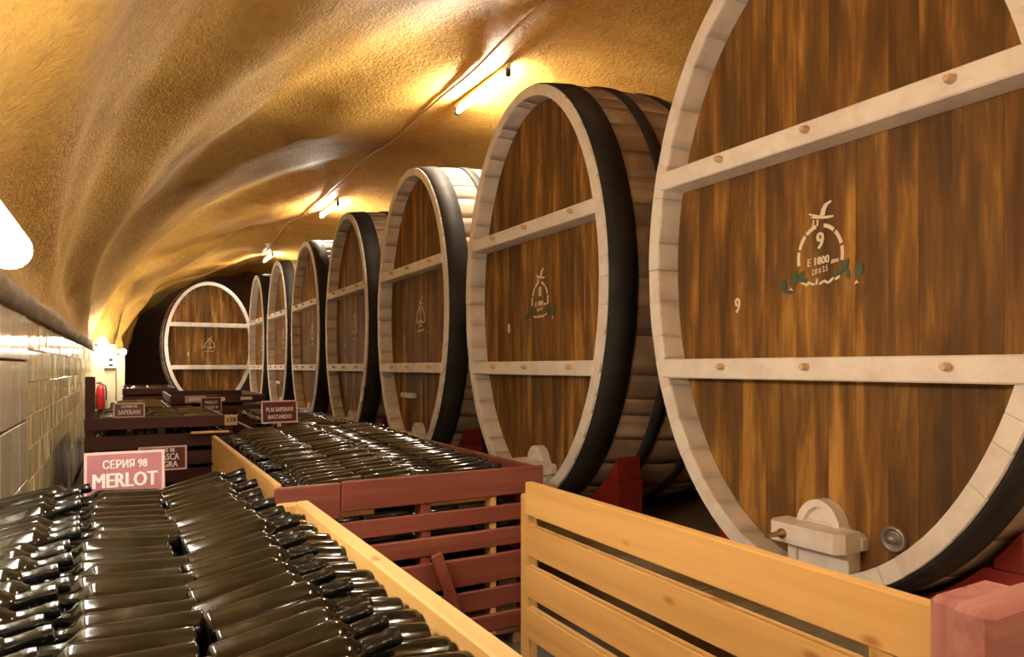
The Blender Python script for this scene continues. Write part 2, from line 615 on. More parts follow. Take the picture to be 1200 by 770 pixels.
def cask_meshes():
    random.seed(3)
    g = {}
    # staves of uneven width
    cuts = ellipse_params(NST * 8, CA, CB)
    pos, k = [], 0
    edges = [0]
    for i in range(NST):
        edges.append(8 * (i + 1) + (random.choice((-2, -1, 0, 1, 2)) if i < NST - 1 else 0))
    xs = [0.0, 0.02, REC, 0.3, 0.6, 0.95, 1.3, 1.65, CL]
    staves = []
    for i in range(NST):
        t0, t1 = cuts[edges[i]] + 0.0005, cuts[edges[i + 1]] - 0.0005
        b = MB()
        nn = 4
        vs = []
        jut = random.uniform(-0.0015, 0.0015)
        for q, x in enumerate(xs):
            s = bulge(x)
            th = 0.066 if q < 2 else 0.085
            xx = x + (jut if q < 2 else 0)
            for th_ in (0.0, th):
                for j in range(nn):
                    t = t0 + (t1 - t0) * j / (nn - 1)
                    vs.append((xx, (CA * s - th_) * math.cos(t), ZO + (CB * s - th_) * math.sin(t)))
        w = 2 * nn
        for q in range(len(xs) - 1):
            for j in range(nn - 1):
                a = q * w + j
                b.f.append((a, a + w, a + w + 1, a + 1)); b.mi.append(1 if q < 1 else 0); b.sm.append(True)
                a += nn
                b.f.append((a, a + 1, a + w + 1, a + w)); b.mi.append(1 if q < 2 else 0); b.sm.append(True)
            for a, flip in ((q * w, False), (q * w + nn - 1, True)):
                f = (a, a + nn, a + nn + w, a + w)
                b.f.append(f[::-1] if flip else f); b.mi.append(1 if q < 2 else 0); b.sm.append(False)
        for j in range(nn - 1):
            b.f.append((j, j + 1, j + 1 + nn, j + nn)); b.mi.append(1); b.sm.append(False)
            e = (len(xs) - 1) * w
            b.f.append((e + j, e + j + nn, e + j + 1 + nn, e + j + 1)); b.mi.append(0); b.sm.append(False)
        b.v = vs
        staves.append(b.mesh('stave', ['stave', 'white']))
    g['stave'] = staves
    hoops = []
    for x0, x1 in ((0.018, 0.205), (0.43, 0.52), (0.8, 0.88), (1.12, 1.2), (1.48, 1.57), (1.8, 1.985)):
        b = MB()
        n = 160
        vs = []
        for k in range(n):
            t = 2 * PI * k / n
            for x in (x0, (x0 + x1) / 2, x1):
                for o in (0.009, -0.004):
                    s = bulge(x)
                    vs.append((x, (CA * s + o) * math.cos(t), ZO + (CB * s + o) * math.sin(t)))
        for k in range(n):
            a, c = k * 6, ((k + 1) % n) * 6
            b.f += [(a, c, c + 2, a + 2), (a + 2, c + 2, c + 4, a + 4), (a, a + 1, c + 1, c), (a + 4, c + 4, c + 5, a + 5)]
            b.mi += [0] * 4
            b.sm += [True, True, False, False]
        b.v = vs
        hoops.append(b.mesh('hoop', 'iron'))
    g['hoop'] = hoops
    # head planks
    planks = []
    ia, ib = CA - 0.07, CB - 0.07
    y = -ia
    while y < ia - 0.03:
        w = random.uniform(0.11, 0.16)
        if ia - (y + w) < 0.09:
            w = ia - y
        ya, yb = y + 0.0003, y + w - 0.0003
        ys = [ya + (yb - ya) * k / 6 for k in range(7)]
        zz = [ib * math.sqrt(max(0, 1 - (q / ia) ** 2)) for q in ys]
        poly = [(q, -z) for q, z in zip(ys, zz)] + [(q, z) for q, z in reversed(list(zip(ys, zz)))]
        dx = random.uniform(-0.002, 0.002)
        planks.append(MB().prism(poly, 0.04, lambda u, v, d, dx=dx: (REC + dx + d, u, ZO + v)).mesh('head_plank', 'head'))
        y += w
    g['plank'] = planks
    # cross bars with pegs
    bars = []
    for zc, hh in ((-0.502, 0.046), (0.432, 0.044)):
        yw = (CA - 0.045) * math.sqrt(1 - (zc / (CB - 0.045)) ** 2)
        b = MB().cbox(-0.012, 0.125, -yw, yw, ZO + zc - hh, ZO + zc + hh, 0.006)
        pegs = []
        for q in (-0.72, -0.05, 0.5):
            c = (q * yw, ZO + zc + 0.008)
            pegs.append(MB().lathe([(0.0, 0.016), (-0.02, 0.015), (-0.034, 0.011)], 9, lambda l, p, q_, c=c: (-0.012 + l, c[0] + p, c[1] + q_)).mesh('peg', 'peg'))
        bars.append((b.mesh('cross_bar', 'white'), pegs))
    g['bar'] = bars
    # man-hole door with its clamp
    zb = -1.296
    d = {}
    pl = lambda x0: (lambda u, v, w: (x0 + w, u, ZO + v))
    d['door_panel'] = MB().cbox(0.075, 0.135, -0.1, 0.1, ZO - 1.24, ZO - 1.03, 0.004).mesh('door_panel', 'white')
    d['door_post'] = [MB().cbox(0.055, 0.135, s * 0.118 - 0.02, s * 0.118 + 0.02, ZO - 1.235, ZO - 1.08, 0.005).mesh('door_post', 'white') for s in (-1, 1)]
    arc = [(0.1 * math.cos(PI * k / 16), -1.065 + 0.125 * math.sin(PI * k / 16)) for k in range(17)]
    out = [(0.175, -1.11), (0.175, -1.068), (0.16, -1.05), (0.115, -1.048)] + [p for p in arc if p[1] > -1.045] + [(-0.115, -1.048), (-0.16, -1.05), (-0.175, -1.068), (-0.175, -1.11)]
    d['arch_plate'] = MB().prism(out, 0.035, pl(0.09)).mesh('arch_plate', 'white')
    ri = [(0.1 * math.cos(PI * k / 16), -1.065 + 0.125 * math.sin(PI * k / 16)) for k in range(17)]
    ro = [(0.07 * math.cos(PI * k / 16), -1.065 + 0.095 * math.sin(PI * k / 16)) for k in range(17)]
    d['arch_moulding'] = MB().prism(ri + ro[::-1], 0.03, pl(0.062)).mesh('arch_moulding', 'white')
    pts = [(-0.165, -0.0), (-0.14, -0.04), (0.14, -0.04), (0.165, -0.0), (0.165, 0.09), (-0.165, 0.09)]
    d['clamp_beam'] = MB().prism(pts, 0.078, lambda u, v, w: (v + 0.0, u, ZO - 1.115 + w)).mesh('clamp_beam', 'white')
    d['tap'] = MB().lathe([(-0.045, 0.02), (-0.055, 0.02), (-0.056, 0.011), (-0.12, 0.009), (-0.13, 0.012), (-0.14, 0.008)], 10,
                          lambda l, p, q: (l + 0.005, 0.085 + p, ZO - 1.08 + q)).mesh('tap', 'brass')
    g['door'] = d
    b = MB()
    for k in range(1):
        b.lathe([(REC + 0.004, 0.05), (REC - 0.016, 0.048), (REC - 0.018, 0.036), (REC - 0.004, 0.034), (REC - 0.004, 0.02), (REC - 0.03, 0.018), (REC - 0.032, 0.0)], 18,
                lambda l, p, q: (l, -0.31 + p, ZO - 1.13 + q), 0, True, False)
    g['bung'] = b.mesh('bung', 'steel')
    return g


G = cask_meshes()
XF = REC - 0.0035                             # paint lies on the head planks


def paint_place(y, z, flip=1):
    """lettering plane (u right, v up) seen from the aisle; image right is -y"""
    return lambda u, v, w: (XF - w, y - u, ZO + z + v - 0.043)


def add_text(b, s, size, y, z, bold=0.0, sx=1.0, slant=0.0):
    vs, fs = text_mesh(s, size, bold)
    pl = paint_place(y, z)
    b.add([pl(u * sx, v + slant * u, w) for u, v, w in vs], fs)


def emblem_mesh(num):
    b = MB()
    pl = paint_place(0, 0)
    # broken arch
    for a0, a1 in ((-12, 14), (19, 47), (52, 80), (100, 128), (133, 161), (166, 192)):
        o, i = [], []
        for k in range(7):
            a = R(a0 + (a1 - a0) * k / 6)
            o.append((0.108 * math.cos(a), -0.0 + 0.135 * math.sin(a)))
            i.append((0.094 * math.cos(a), -0.0 + 0.119 * math.sin(a)))
        b.prism(o + i[::-1], 0.0015, pl)
    arch, b = b.mesh('emblem', 'paint'), MB()
    # bird on top: body, raised wing, tail, legs
    for poly in ([(-0.045, 0.166), (-0.015, 0.158), (0.03, 0.15), (0.062, 0.152), (0.06, 0.159), (0.02, 0.163), (-0.01, 0.172), (-0.05, 0.186), (-0.052, 0.18), (-0.03, 0.172)],
                 [(0.0, 0.166), (0.006, 0.19), (0.02, 0.212), (0.05, 0.222), (0.052, 0.214), (0.036, 0.205), (0.027, 0.188), (0.022, 0.166)],
                 [(-0.032, 0.156), (-0.026, 0.156), (-0.028, 0.13), (-0.036, 0.128)], [(-0.014, 0.154), (-0.006, 0.152), (-0.008, 0.128), (-0.016, 0.126)]):
        b.prism(poly, 0.0015, pl)
    bird, b = b.mesh('bird', 'paint'), MB()
    add_text(b, str(num), 0.098, -0.002, 0.062, 0.003, 0.75)
    add_text(b, 'E 1800', 0.046, 0.008, -0.018, 0.0015, 0.8, 0.06)
    add_text(b, 'дал', 0.024, -0.068, -0.024, 0.001, 0.8)
    add_text(b, '2.0 х 2.5', 0.034, 0.0, -0.056, 0.001, 0.62, 0.1)
    # scroll of short strokes under the lines
    for k, (u, v, s) in enumerate(((-0.08, -0.1, -0.5), (-0.058, -0.105, 0.6), (-0.036, -0.108, -0.3), (-0.015, -0.1, 1.4), (0.008, -0.106, 0.5), (0.03, -0.106, -0.6), (0.052, -0.1, 0.7), (0.08, -0.094, 0.5))):
        c, q = math.cos(s), math.sin(s)
        poly = [(u + c * p - q * r, v + q * p + c * r) for p, r in ((-0.013, -0.004), (0.0, -0.006), (0.013, -0.003), (0.013, 0.003), (0.0, 0.005), (-0.013, 0.004))]
        b.prism(poly, 0.0015, pl)
    for u in (-0.14, 0.16):
        b.prism([(u - 0.01, -0.13), (u, -0.112), (u + 0.012, -0.128), (u + 0.004, -0.124)], 0.0015, pl)
    return arch, bird, b.mesh('lettering', 'paint')


def leaves_mesh():
    b = MB()
    pl = paint_place(0, 0)
    rnd = random.Random(5)
    for cx, cy, n in ((-0.1, -0.078, 7), (-0.165, -0.112, 5), (0.105, -0.062, 7), (0.17, -0.08, 5)):
        for k in range(n):
            a = rnd.uniform(0, 2 * PI)
            x, y = cx + rnd.uniform(-0.025, 0.025), cy + rnd.uniform(-0.02, 0.02)
            l, w = rnd.uniform(0.016, 0.026), rnd.uniform(0.008, 0.013)
            c, s = math.cos(a), math.sin(a)
            b.prism([(x + c * p - s * q, y + s * p + c * q) for p, q in ((-l, 0), (-l * .4, -w), (l * .4, -w), (l, 0), (l * .4, w), (-l * .4, w))], 0.001 + 0.0004 * k, pl)
    return b.mesh('emblem_leaves', 'leafpaint')


LEAVES = leaves_mesh()


WORD = {9: 'nine', 8: 'eight', 7: 'seven', 6: 'six', 5: 'five', 4: 'four', 3: 'three', 2: 'two'}


def make_cask(num, label, loc, rz=0.0, plate=False):
    t = thing('oval_cask', label, 'cask', loc, (0, 0, rz), 'great oval casks along the cellar')
    for me in G['stave']:
        obj('stave', me, t)
    for me in G['hoop']:
        obj('hoop', me, t)
    for me in G['plank']:
        obj('head_plank', me, t)
    for me, pegs in G['bar']:
        o = obj('cross_bar', me, t)
        for p in pegs:
            obj('peg', p, o)
    d = G['door']
    dr = obj('manhole_door', d['door_panel'], t, (0, -0.035, -0.085))
    for me in d['door_post']:
        obj('door_post', me, dr)
    for k in ('arch_plate', 'arch_moulding', 'clamp_beam', 'tap'):
        obj(k, d[k], dr)
    obj('bung', G['bung'], t)
    arch, bird, lettering = emblem_mesh(num)
    e = obj('emblem', arch, t)
    e['kind'] = 'stuff'
    obj('bird', bird, e)
    obj('lettering', lettering, e)['kind'] = 'stuff'
    e['label'] = 'stencilled emblem with bird, broken arch and number %s' % WORD[num]
    obj('emblem_leaves', LEAVES, e)
    b = MB()
    add_text(b, str(num), 0.1, 0.43, -0.17, 0.003, 0.7)
    obj('cask_number', b.mesh('cask_number', 'paint'), t)
    if plate:
        obj('name_plate', MB().cbox(REC - 0.05, REC - 0.003, 0.1, 0.42, ZO - 0.80, ZO - 0.75, 0.004).mesh('name_plate', 'white'), t)
    return t


def make_cradle(num, loc, rz=0.0):
    t = thing('barrel_cradle', 'red painted timber cradle under the cask numbered %s' % WORD[num], 'cradle', loc, (0, 0, rz), 'red cradles under the casks')
    for xc in (0.36, 1.64):
        s = max(bulge(xc - 0.1), bulge(xc + 0.1))
        a, b_ = CA * s + 0.012, CB * s + 0.012

        def low(y):
            return ZO - b_ * math.sqrt(max(0.0, 1 - (y / a) ** 2))
        place = lambda u, v, w, xc=xc: (xc - 0.09 + w, u, v)
        ys = [-0.68 + 1.36 * k / 20 for k in range(21)]
        zs = [min(0.30, low(y)) for y in ys]
        obj('sill_beam', MB().prism([(-0.68, 0.0), (0.68, 0.0)] + [(y, max(0.004, z)) for y, z in reversed(list(zip(ys, zs)))], 0.18, place).mesh('sill_beam', 'cradle'), t)
        for sg in (-1, 1):
            yy = [0.66 - 0.34 * k / 12 for k in range(13)]
            top = [(y, min(0.455, low(y))) for y in yy]
            top = [p for p in top if p[1] > 0.306]
            poly = [(top[-1][0], 0.304), (0.66, 0.304)] + top
            poly = [(sg * u, v) for u, v in poly]
            if sg < 0:
                poly = poly[::-1]
            obj('chock', MB().prism(poly, 0.18, place).mesh('chock', 'cradle'), t)


XD = 2.35
for k in range(7):
    num = 9 - k
    y = 1.805 + 2.162 * k
    lab = {9: 'huge oval oak cask numbered 9 with white rim and two white cross bars',
           7: 'oval oak cask numbered 7 with small white plate under its lower bar'}.get(num, 'oval oak cask stencilled with number %s, next after cask %s' % (WORD[num], WORD.get(num + 1, 'ten')))
    make_cask(num, lab, (XD, y, KERB_Z), 0.0, num in (7, 4))
    make_cradle(num, (XD, y, KERB_Z))
# the cask across the end of the cellar, its head towards the viewer
struct('floor_plinth', MB().cbox(0.55, 2.7, 16.2, 18.6, FZ, KERB_Z - 0.004, 0.01).mesh('floor_plinth', 'paver'))
make_cask(2, 'oval cask standing across the end of the cellar before the dark wall', (1.66, 16.4, KERB_Z), R(90))
make_cradle(2, (1.66, 16.4, KERB_Z), R(90))

# ------------------------------------------------------------------ bottles
BL = 0.30
PROF = [(0.0, 0.03), (0.002, 0.0355), (0.007, 0.0375), (0.19, 0.0375), (0.2, 0.0355), (0.209, 0.0295), (0.216, 0.0215), (0.224, 0.0165), (0.234, 0.0148), (0.268, 0.0142), (0.27, 0.0162), (0.282, 0.0162), (0.287, 0.0148), (0.29, 0.0148)]


def bottle_mesh(n, foil):
    b = MB()
    pl = lambda l, p, q: (l, p, q)
    b.lathe(PROF, n, pl)
    return b.mesh('wine_bottle', 'bottle')


B_NEAR = bottle_mesh(20, True)
B_FAR = bottle_mesh(8, False)
FOIL = MB().lathe([(0.226, 0.0168), (0.234, 0.0155), (0.267, 0.0152), (0.269, 0.0168), (0.283, 0.0168), (0.288, 0.0155), (0.291, 0.0155)], 14, lambda l, p, q: (l, p, q)).mesh('capsule', 'foil')
CORK = MB().lathe([(0.275, 0.0095), (0.293, 0.0095)], 8, lambda l, p, q: (l, p, q)).mesh('cork', 'cork')


def bottle(base, yaw, tilt, label, group, near=True, closure=None):
    """base point of the axis, heading of the neck, neck-up tilt"""
    o = obj('wine_bottle', B_NEAR if near else B_FAR, None, base, (random.uniform(0, 6), -tilt, yaw))
    o.rotation_mode = 'XYZ'
    tag(o, label, 'bottle', group)
    if near:
        obj('cork' if closure is CORK else 'capsule', closure, o)
    return o


def bottle_row(x_base, z_base, toward, y0, y1, label, group, tilt=R(12), yaw_off=0.0, pitch=0.0785, near=True, zfun=None, closure=None, jit=1.0, phase=0.0):
    """a row of bottles lying side by side; toward=+1 neck to the casks, -1 neck to the tiled wall"""
    n = int((y1 - y0) / pitch)
    out = []
    for i in range(n):
        y = y0 + pitch * (i + phase)
        dx, dz = random.uniform(-0.012, 0.012) * jit, random.uniform(-0.004, 0.005) * jit
        yaw = (0 if toward > 0 else PI) + yaw_off + random.uniform(-0.03, 0.03) * jit
        tl = (tilt(i / max(1, n - 1)) if callable(tilt) else tilt) + random.uniform(-0.03, 0.03) * jit
        z = z_base + (zfun(i / max(1, n - 1)) if zfun else 0) + dz
        out.append(bottle((x_base + dx, y, z), yaw, tl, label, group, near, closure))
    return out


# the Merlot crate along the tiled wall
FG = 'bottles in the Merlot crate'
CZ0 = CAM_H - 0.45
lift = lambda f: 0.03 * f
tl = lambda f: R(8 + 6 * f)
bottle_row(-0.40, CZ0 - 0.068, 1, 0.86, 2.93, 'dark wine bottle lying with its base against the tiled wall', FG, lambda f: R(9 + 5 * f), 0.0, zfun=lift, closure=FOIL, jit=1.5)
bottle_row(0.125, CZ0 - 0.068, -1, 0.86, 2.93, 'dark wine bottle in front of the plum sign, neck towards the tiled wall', FG, lambda f: R(0 + 3 * f), 0.0, zfun=lift, closure=CORK, jit=1.4, phase=0.5)
bottle_row(0.13, CZ0 - 0.068, 1, 0.86, 2.93, 'dark wine bottle with black capsule pointing towards the pine rail', FG, lambda f: R(7 + 6 * f), R(5), zfun=lift, closure=FOIL, jit=1.5)
bottle_row(0.512, CZ0 - 0.078, -1, 0.86, 2.40, 'dark wine bottle lying with its base against the pine rail', FG, R(5), R(-2), zfun=lambda f: 0.0 * f, closure=CORK, phase=0.5)

# the crate behind the red slatted front
MG = 'bottles in the crate with the pine side'
zm = lambda f: -0.02 + 0.06 * f
bottle_row(0.87, CZ0 - 0.02, -1, 2.82, 4.82, 'dark wine bottle whose neck hangs over the crate side of pine', MG, R(-4), R(2), zfun=zm, closure=FOIL, jit=1.0)
bottle_row(0.88, CZ0 - 0.03, 1, 2.84, 4.82, 'dark wine bottle in the middle of the pine sided crate, neck towards the casks', MG, R(6), R(-3), zfun=zm, closure=CORK, jit=1.0)
bottle_row(1.3, CZ0 - 0.035, -1, 2.84, 4.82, 'dark wine bottle in the middle of the pine sided crate, base towards the casks', MG, R(3), R(3), zfun=zm, closure=CORK, jit=1.0, phase=0.5)
bottle_row(1.31, CZ0 - 0.03, 1, 2.84, 4.82, 'dark wine bottle in the pine sided crate, lying next to the casks', MG, R(2), R(-2), zfun=zm, closure=FOIL, jit=1.0)


# ------------------------------------------------------------------ crates
_board = {}


def board(parent, name, mat, p, size, axis='x', tilt=0.0, bev=0.005, label=None):
    """a board centred on p; size (length, thickness, height); its length runs along axis"""
    key = (size, mat, bev)
    if key not in _board:
        l, t, h = size
        _board[key] = MB().cbox(-l / 2, l / 2, -t / 2, t / 2, -h / 2, h / 2, bev).mesh(name, mat)
    rot = {'x': (tilt, 0, 0), 'y': (tilt, 0, R(90)), 'z': (0, R(-90), 0)}[axis]
    o = obj(name, _board[key], parent, p, rot)
    if label:
        o['label'] = label
    return o


def crate_common(t, x0, x1, y0, y1, floor_mat='slatfloor'):
    """skids and floor boards; coordinates are the cellar's"""
    for x in (x0 + 0.08, x1 - 0.08):
        board(t, 'skid', floor_mat, (x, (y0 + y1) / 2, FZ + 0.025), (y1 - y0 - 0.02, 0.08, 0.05), 'y')
    n = int((y1 - y0 - 0.04) / 0.13)
    for i in range(n):
        board(t, 'floor_board', floor_mat, ((x0 + x1) / 2, y0 + 0.08 + 0.13 * i, FZ + 0.0625 + random.uniform(0, 0.002)), (x1 - x0 - 0.07, 0.115, 0.024), 'x')


# Merlot crate: pine rail side towards the aisle
t = thing('bottle_crate', 'crate of dark bottles with a long pine rail beside the tiled wall', 'crate')
crate_common(t, -0.42, 0.485, 0.55, 2.97)
for z, h in ((0.62, 0.06),):
    board(t, 'top_rail', 'pine', (0.545, 1.5, z), (1.9, 0.045, h), 'y')
for z in (0.5, 0.36, 0.22, 0.08):
    board(t, 'side_board', 'pine', (0.55, 1.5, z), (1.88, 0.022, 0.12), 'y')
for y in (0.62, 2.42):
    board(t, 'post', 'pine', (0.588, y, 0.265), (0.66, 0.05, 0.04), 'z')
for z in (0.5, 0.36, 0.22, 0.08):
    board(t, 'back_board', 'darkred', (0.03, 2.985, z), (0.9, 0.022, 0.1), 'x')
board(t, 'rail_block', 'pine', (0.50, 2.47, 0.615), (0.07, 0.05, 0.05), 'x')
board(t, 'post', 'darkred', (0.455, 2.957, 0.26), (0.64, 0.05, 0.03), 'z')
board(t, 'post', 'darkred', (-0.39, 2.957, 0.26), (0.64, 0.05, 0.03), 'z')
for z in (0.5, 0.36, 0.22, 0.08):
    board(t, 'side_board', 'pine', (-0.415, 1.75, z), (2.4, 0.02, 0.12), 'y')
# lower layers of bottles that only show in the gaps between the top ones


def lower_bottles(name, label, rows, n=8):
    b = MB()
    rnd = random.Random(11)
    for x, z, s, y0, y1, tilt in rows:
        k = int((y1 - y0) / 0.08)
        for i in range(k):
            y = y0 + 0.08 * i
            c, q = math.cos(tilt), math.sin(tilt)
            xx, zz = x + rnd.uniform(-0.01, 0.01), z + rnd.uniform(-0.004, 0.004)
            b.lathe(PROF, n, lambda l, p, r: (xx + s * (l * c - r * q), y + p, zz + l * q + r * c))
    o = obj(name, b.mesh(name, 'bottle'))
    tag(o, label, 'bottles', kind='stuff')


lower_bottles('buried_bottles', 'deeper layers of dark bottles under the top layer of the Merlot crate',
              [(-0.40, CZ0 - 0.085 - 0.085, 1, 0.86, 2.9, R(4)), (0.13, CZ0 - 0.16, -1, 0.9, 2.9, R(2)), (0.14, CZ0 - 0.155, 1, 0.86, 2.9, R(2)), (0.505, CZ0 - 0.21, -1, 0.9, 2.5, R(2))] +
              [(x, 0.12 + 0.08 * k, s, 0.88, 2.9, 0) for k in range(4) for x, s in ((-0.40, 1), (0.13, -1), (0.14, 1), (0.5, -1))])

# empty crate: pine right side, worn floor, red corner block
t = thing('open_crate', 'empty open crate with four wide pine side boards', 'crate')
crate_common(t, 0.63, 1.42, 0.7, 2.64)
for k in range(4):
    z = CAM_H - 0.45 - 0.064 - 0.162 * k
    board(t, 'side_plank', 'pine', (1.385 + random.uniform(-0.003, 0.003), 1.515, z - 0.007), (1.57, 0.036, 0.119 if k else 0.128), 'y', bev=0.004).rotation_euler.y = -0.009
for y in (0.86, 2.325):
    board(t, 'post', 'pine', (1.40, y, 0.27), (0.69, 0.06, 0.045), 'z')
board(t, 'corner_post', 'fadedred', (1.44, 0.69, 0.275), (0.82, 0.11, 0.2), 'z', bev=0.012)
board(t, 'end_rail', 'fadedred', (1.66, 0.655, 0.625), (0.7, 0.075, 0.13), 'x', bev=0.012)
# broken slat leaning in the empty crate
o = tag(board(None, 'loose_slat', 'red', (1.2, 2.61, 0.135), (0.45, 0.02, 0.05), 'z'), 'short loose reddish slat leaning against the red slatted boards', 'slat')
o.rotation_euler = (0, R(-90 - 20), 0)

# crate with the red slatted front
t = thing('slatted_crate', 'bottle crate with red slatted front and tall pine left side', 'crate')
crate_common(t, 0.52, 1.66, 2.68, 4.86)
yf = 2.66
board(t, 'front_slat', 'red', (1.205, yf - 0.004, CAM_H - 0.45 - 0.06), (0.93, 0.024, 0.12), 'x')
board(t, 'front_slat', 'red', (0.615, yf + 0.004, CAM_H - 0.45 - 0.075), (0.25, 0.024, 0.14), 'x')
for da, db in ((0.613, 0.685), (0.714, 0.792), (0.823, 0.945), (0.972, 1.06), (1.087, 1.165)):
    board(t, 'front_slat', 'red', (1.10, yf + random.uniform(-0.003, 0.003), CAM_H - (da + db) / 2), (1.1, 0.022, db - da), 'x', tilt=random.uniform(-0.05, 0.05))
for x in (0.62, 1.10, 1.6):
    board(t, 'post', 'red', (x, yf + 0.037, 0.265), (0.66, 0.075, 0.045), 'z')
board(t, 'post', 'pine', (1.42, yf + 0.03, 0.265), (0.66, 0.06, 0.03), 'z')
for k in range(3):
    board(t, 'side_board', 'pine', (0.515, 3.79, CAM_H - 0.45 - 0.09 - 0.19 * k), (2.14, 0.028, 0.18), 'y')
for k in range(4):
    board(t, 'side_board', 'red', (1.665, 3.79, CAM_H - 0.45 - 0.07 - 0.14 * k), (2.14, 0.024, 0.12), 'y')
for k in range(4):
    board(t, 'back_slat', 'darkred', (1.09, 4.88, CAM_H - 0.45 - 0.07 - 0.13 * k), (1.12, 0.024, 0.11), 'x')
lower_bottles('layered_bottles', 'deeper layers of dark bottles seen through the red slatted front',
              [(0.87, CZ0 - 0.11, -1, 2.84, 4.8, 0), (0.88, CZ0 - 0.12, 1, 2.84, 4.8, 0), (1.31, CZ0 - 0.12, -1, 2.84, 4.8, 0), (1.32, CZ0 - 0.12, 1, 2.84, 4.8, 0)] +
              [(x, 0.12 + 0.085 * k, s, 2.84, 4.8, 0) for k in range(5) for x, s in ((0.87, -1), (0.88, 1), (1.31, -1), (1.32, 1))])
# light laths poking out through the slats
for nm, p, s, lb in (('packing_lath', (0.83, 2.742, 0.53), (0.14, 0.02, 0.035), 'short pale lath stuck in the topmost gap of red slats'),
                     ('packing_lath', (0.78, 2.742, 0.43), (0.22, 0.02, 0.03), 'pale lath lying in the second gap of the red slats'),
                     ('packing_lath', (1.28, 2.742, 0.533), (0.3, 0.02, 0.03), 'long pale lath in the red slats near the pine planks')):
    o = tag(board(None, nm, 'pine', p, s, 'x', bev=0.002), lb, 'lath')

# dark red crate farther down the aisle
t = thing('dark_red_crate', 'dark red crate with a tall corner post and a tan number tag', 'crate')
yc, x0, x1, y1 = 5.6, -0.24, 0.73, 7.5
crate_common(t, x0, x1, yc, y1, 'darkred')
board(t, 'front_board', 'darkred', ((x0 + x1) / 2, yc, 0.715), (x1 - x0, 0.028, 0.085), 'x')
board(t, 'front_board', 'darkred', ((x0 + x1) / 2, yc, 0.578), (x1 - x0, 0.028, 0.1), 'x')
board(t, 'front_board', 'darkred', ((x0 + x1) / 2, yc, 0.448), (x1 - x0, 0.028, 0.1), 'x')
board(t, 'front_board', 'darkred', ((x0 + x1) / 2, yc, 0.318), (x1 - x0, 0.028, 0.1), 'x')
board(t, 'front_board', 'darkred', ((x0 + x1) / 2, yc, 0.188), (x1 - x0, 0.028, 0.1), 'x')
board(t, 'corner_post', 'darkred', (x0 + 0.035, yc + 0.045, 0.49), (1.12, 0.07, 0.06), 'z')
board(t, 'corner_post', 'darkred', (x1 - 0.035, yc + 0.045, 0.325), (0.78, 0.07, 0.06), 'z')
board(t, 'corner_post', 'darkred', (0.24, yc + 0.04, 0.325), (0.78, 0.09, 0.05), 'z')
for x in (x0 + 0.015, x1 - 0.015):
    for z in (0.675, 0.54, 0.4):
        board(t, 'side_board', 'darkred', (x, (yc + y1) / 2, z), (y1 - yc - 0.04, 0.024, 0.1), 'y')
for z in (0.675, 0.54, 0.4):
    board(t, 'back_board', 'darkred', ((x0 + x1) / 2, y1, z), (x1 - x0, 0.024, 0.1), 'x')
tg = obj('number_tag', MB().cbox(-0.045, 0.045, -0.004, 0.004, -0.04, 0.04, 0.002).mesh('number_tag', 'peg'), t, (x1 - 0.02, yc - 0.019, 0.715))
tg['label'] = 'tan tag with a dark number'
vs, fs = text_mesh('178', 0.05, 0.001)
obj('tag_number', MB().add([(u, -0.0045 - w, v) for u, v, w in vs], fs).mesh('tag_number', 'black'), tg)
DG = 'bottles in the dark red crate'
bottle_row(-0.16, 0.695, 1, 5.74, 7.4, 'dark bottle in the tall post crate, base beside its post', DG, R(3), pitch=0.08, near=False, jit=1.6)
bottle_row(0.42, 0.685, -1, 5.74, 7.4, 'dark bottle in the tall post crate, base towards the crate middle', DG, R(2), pitch=0.08, near=False, jit=1.6, phase=0.5)
bottle_row(0.43, 0.695, 1, 5.74, 7.4, 'dark bottle in the tall post crate on the number tag side', DG, R(2), pitch=0.08, near=False, jit=1.6)
lower_bottles('stacked_bottles', 'deeper layers of dark bottles behind the dark red boards',
              [(x, 0.12 + 0.085 * k, s, 5.74, 7.4, 0) for k in range(6) for x, s in ((-0.17, 1), (0.42, -1), (0.43, 1))])
o = tag(board(None, 'cardboard_sheet', 'pine', (0.56, 5.53, 0.634), (0.26, 0.1, 0.012), 'x'), 'flat tan cardboard piece on the middle board of the dark red crate', 'cardboard')


def far_crate(name, label, x0, x1, y0, y1, top, rows, nb=4):
    t = thing(name, label, 'crate')
    crate_common(t, x0, x1, y0, y1, 'darkred')
    for k in range(nb):
        for y in (y0, y1):
            board(t, 'end_board', 'darkred', ((x0 + x1) / 2, y, top - 0.05 - 0.135 * k), (round(x1 - x0, 3), 0.028, 0.1), 'x')
        for x in (x0 + 0.015, x1 - 0.015):
            board(t, 'side_board', 'darkred', (x, (y0 + y1) / 2, top - 0.05 - 0.135 * k), (round(y1 - y0 - 0.04, 3), 0.024, 0.1), 'y')
    for x in (x0 + 0.04, x1 - 0.04):
        for y in (y0 + 0.04, y1 - 0.04):
            board(t, 'corner_post', 'darkred', (x, y, top / 2 - 0.04), (round(top + 0.05, 3), 0.05, 0.05), 'z')
    return t


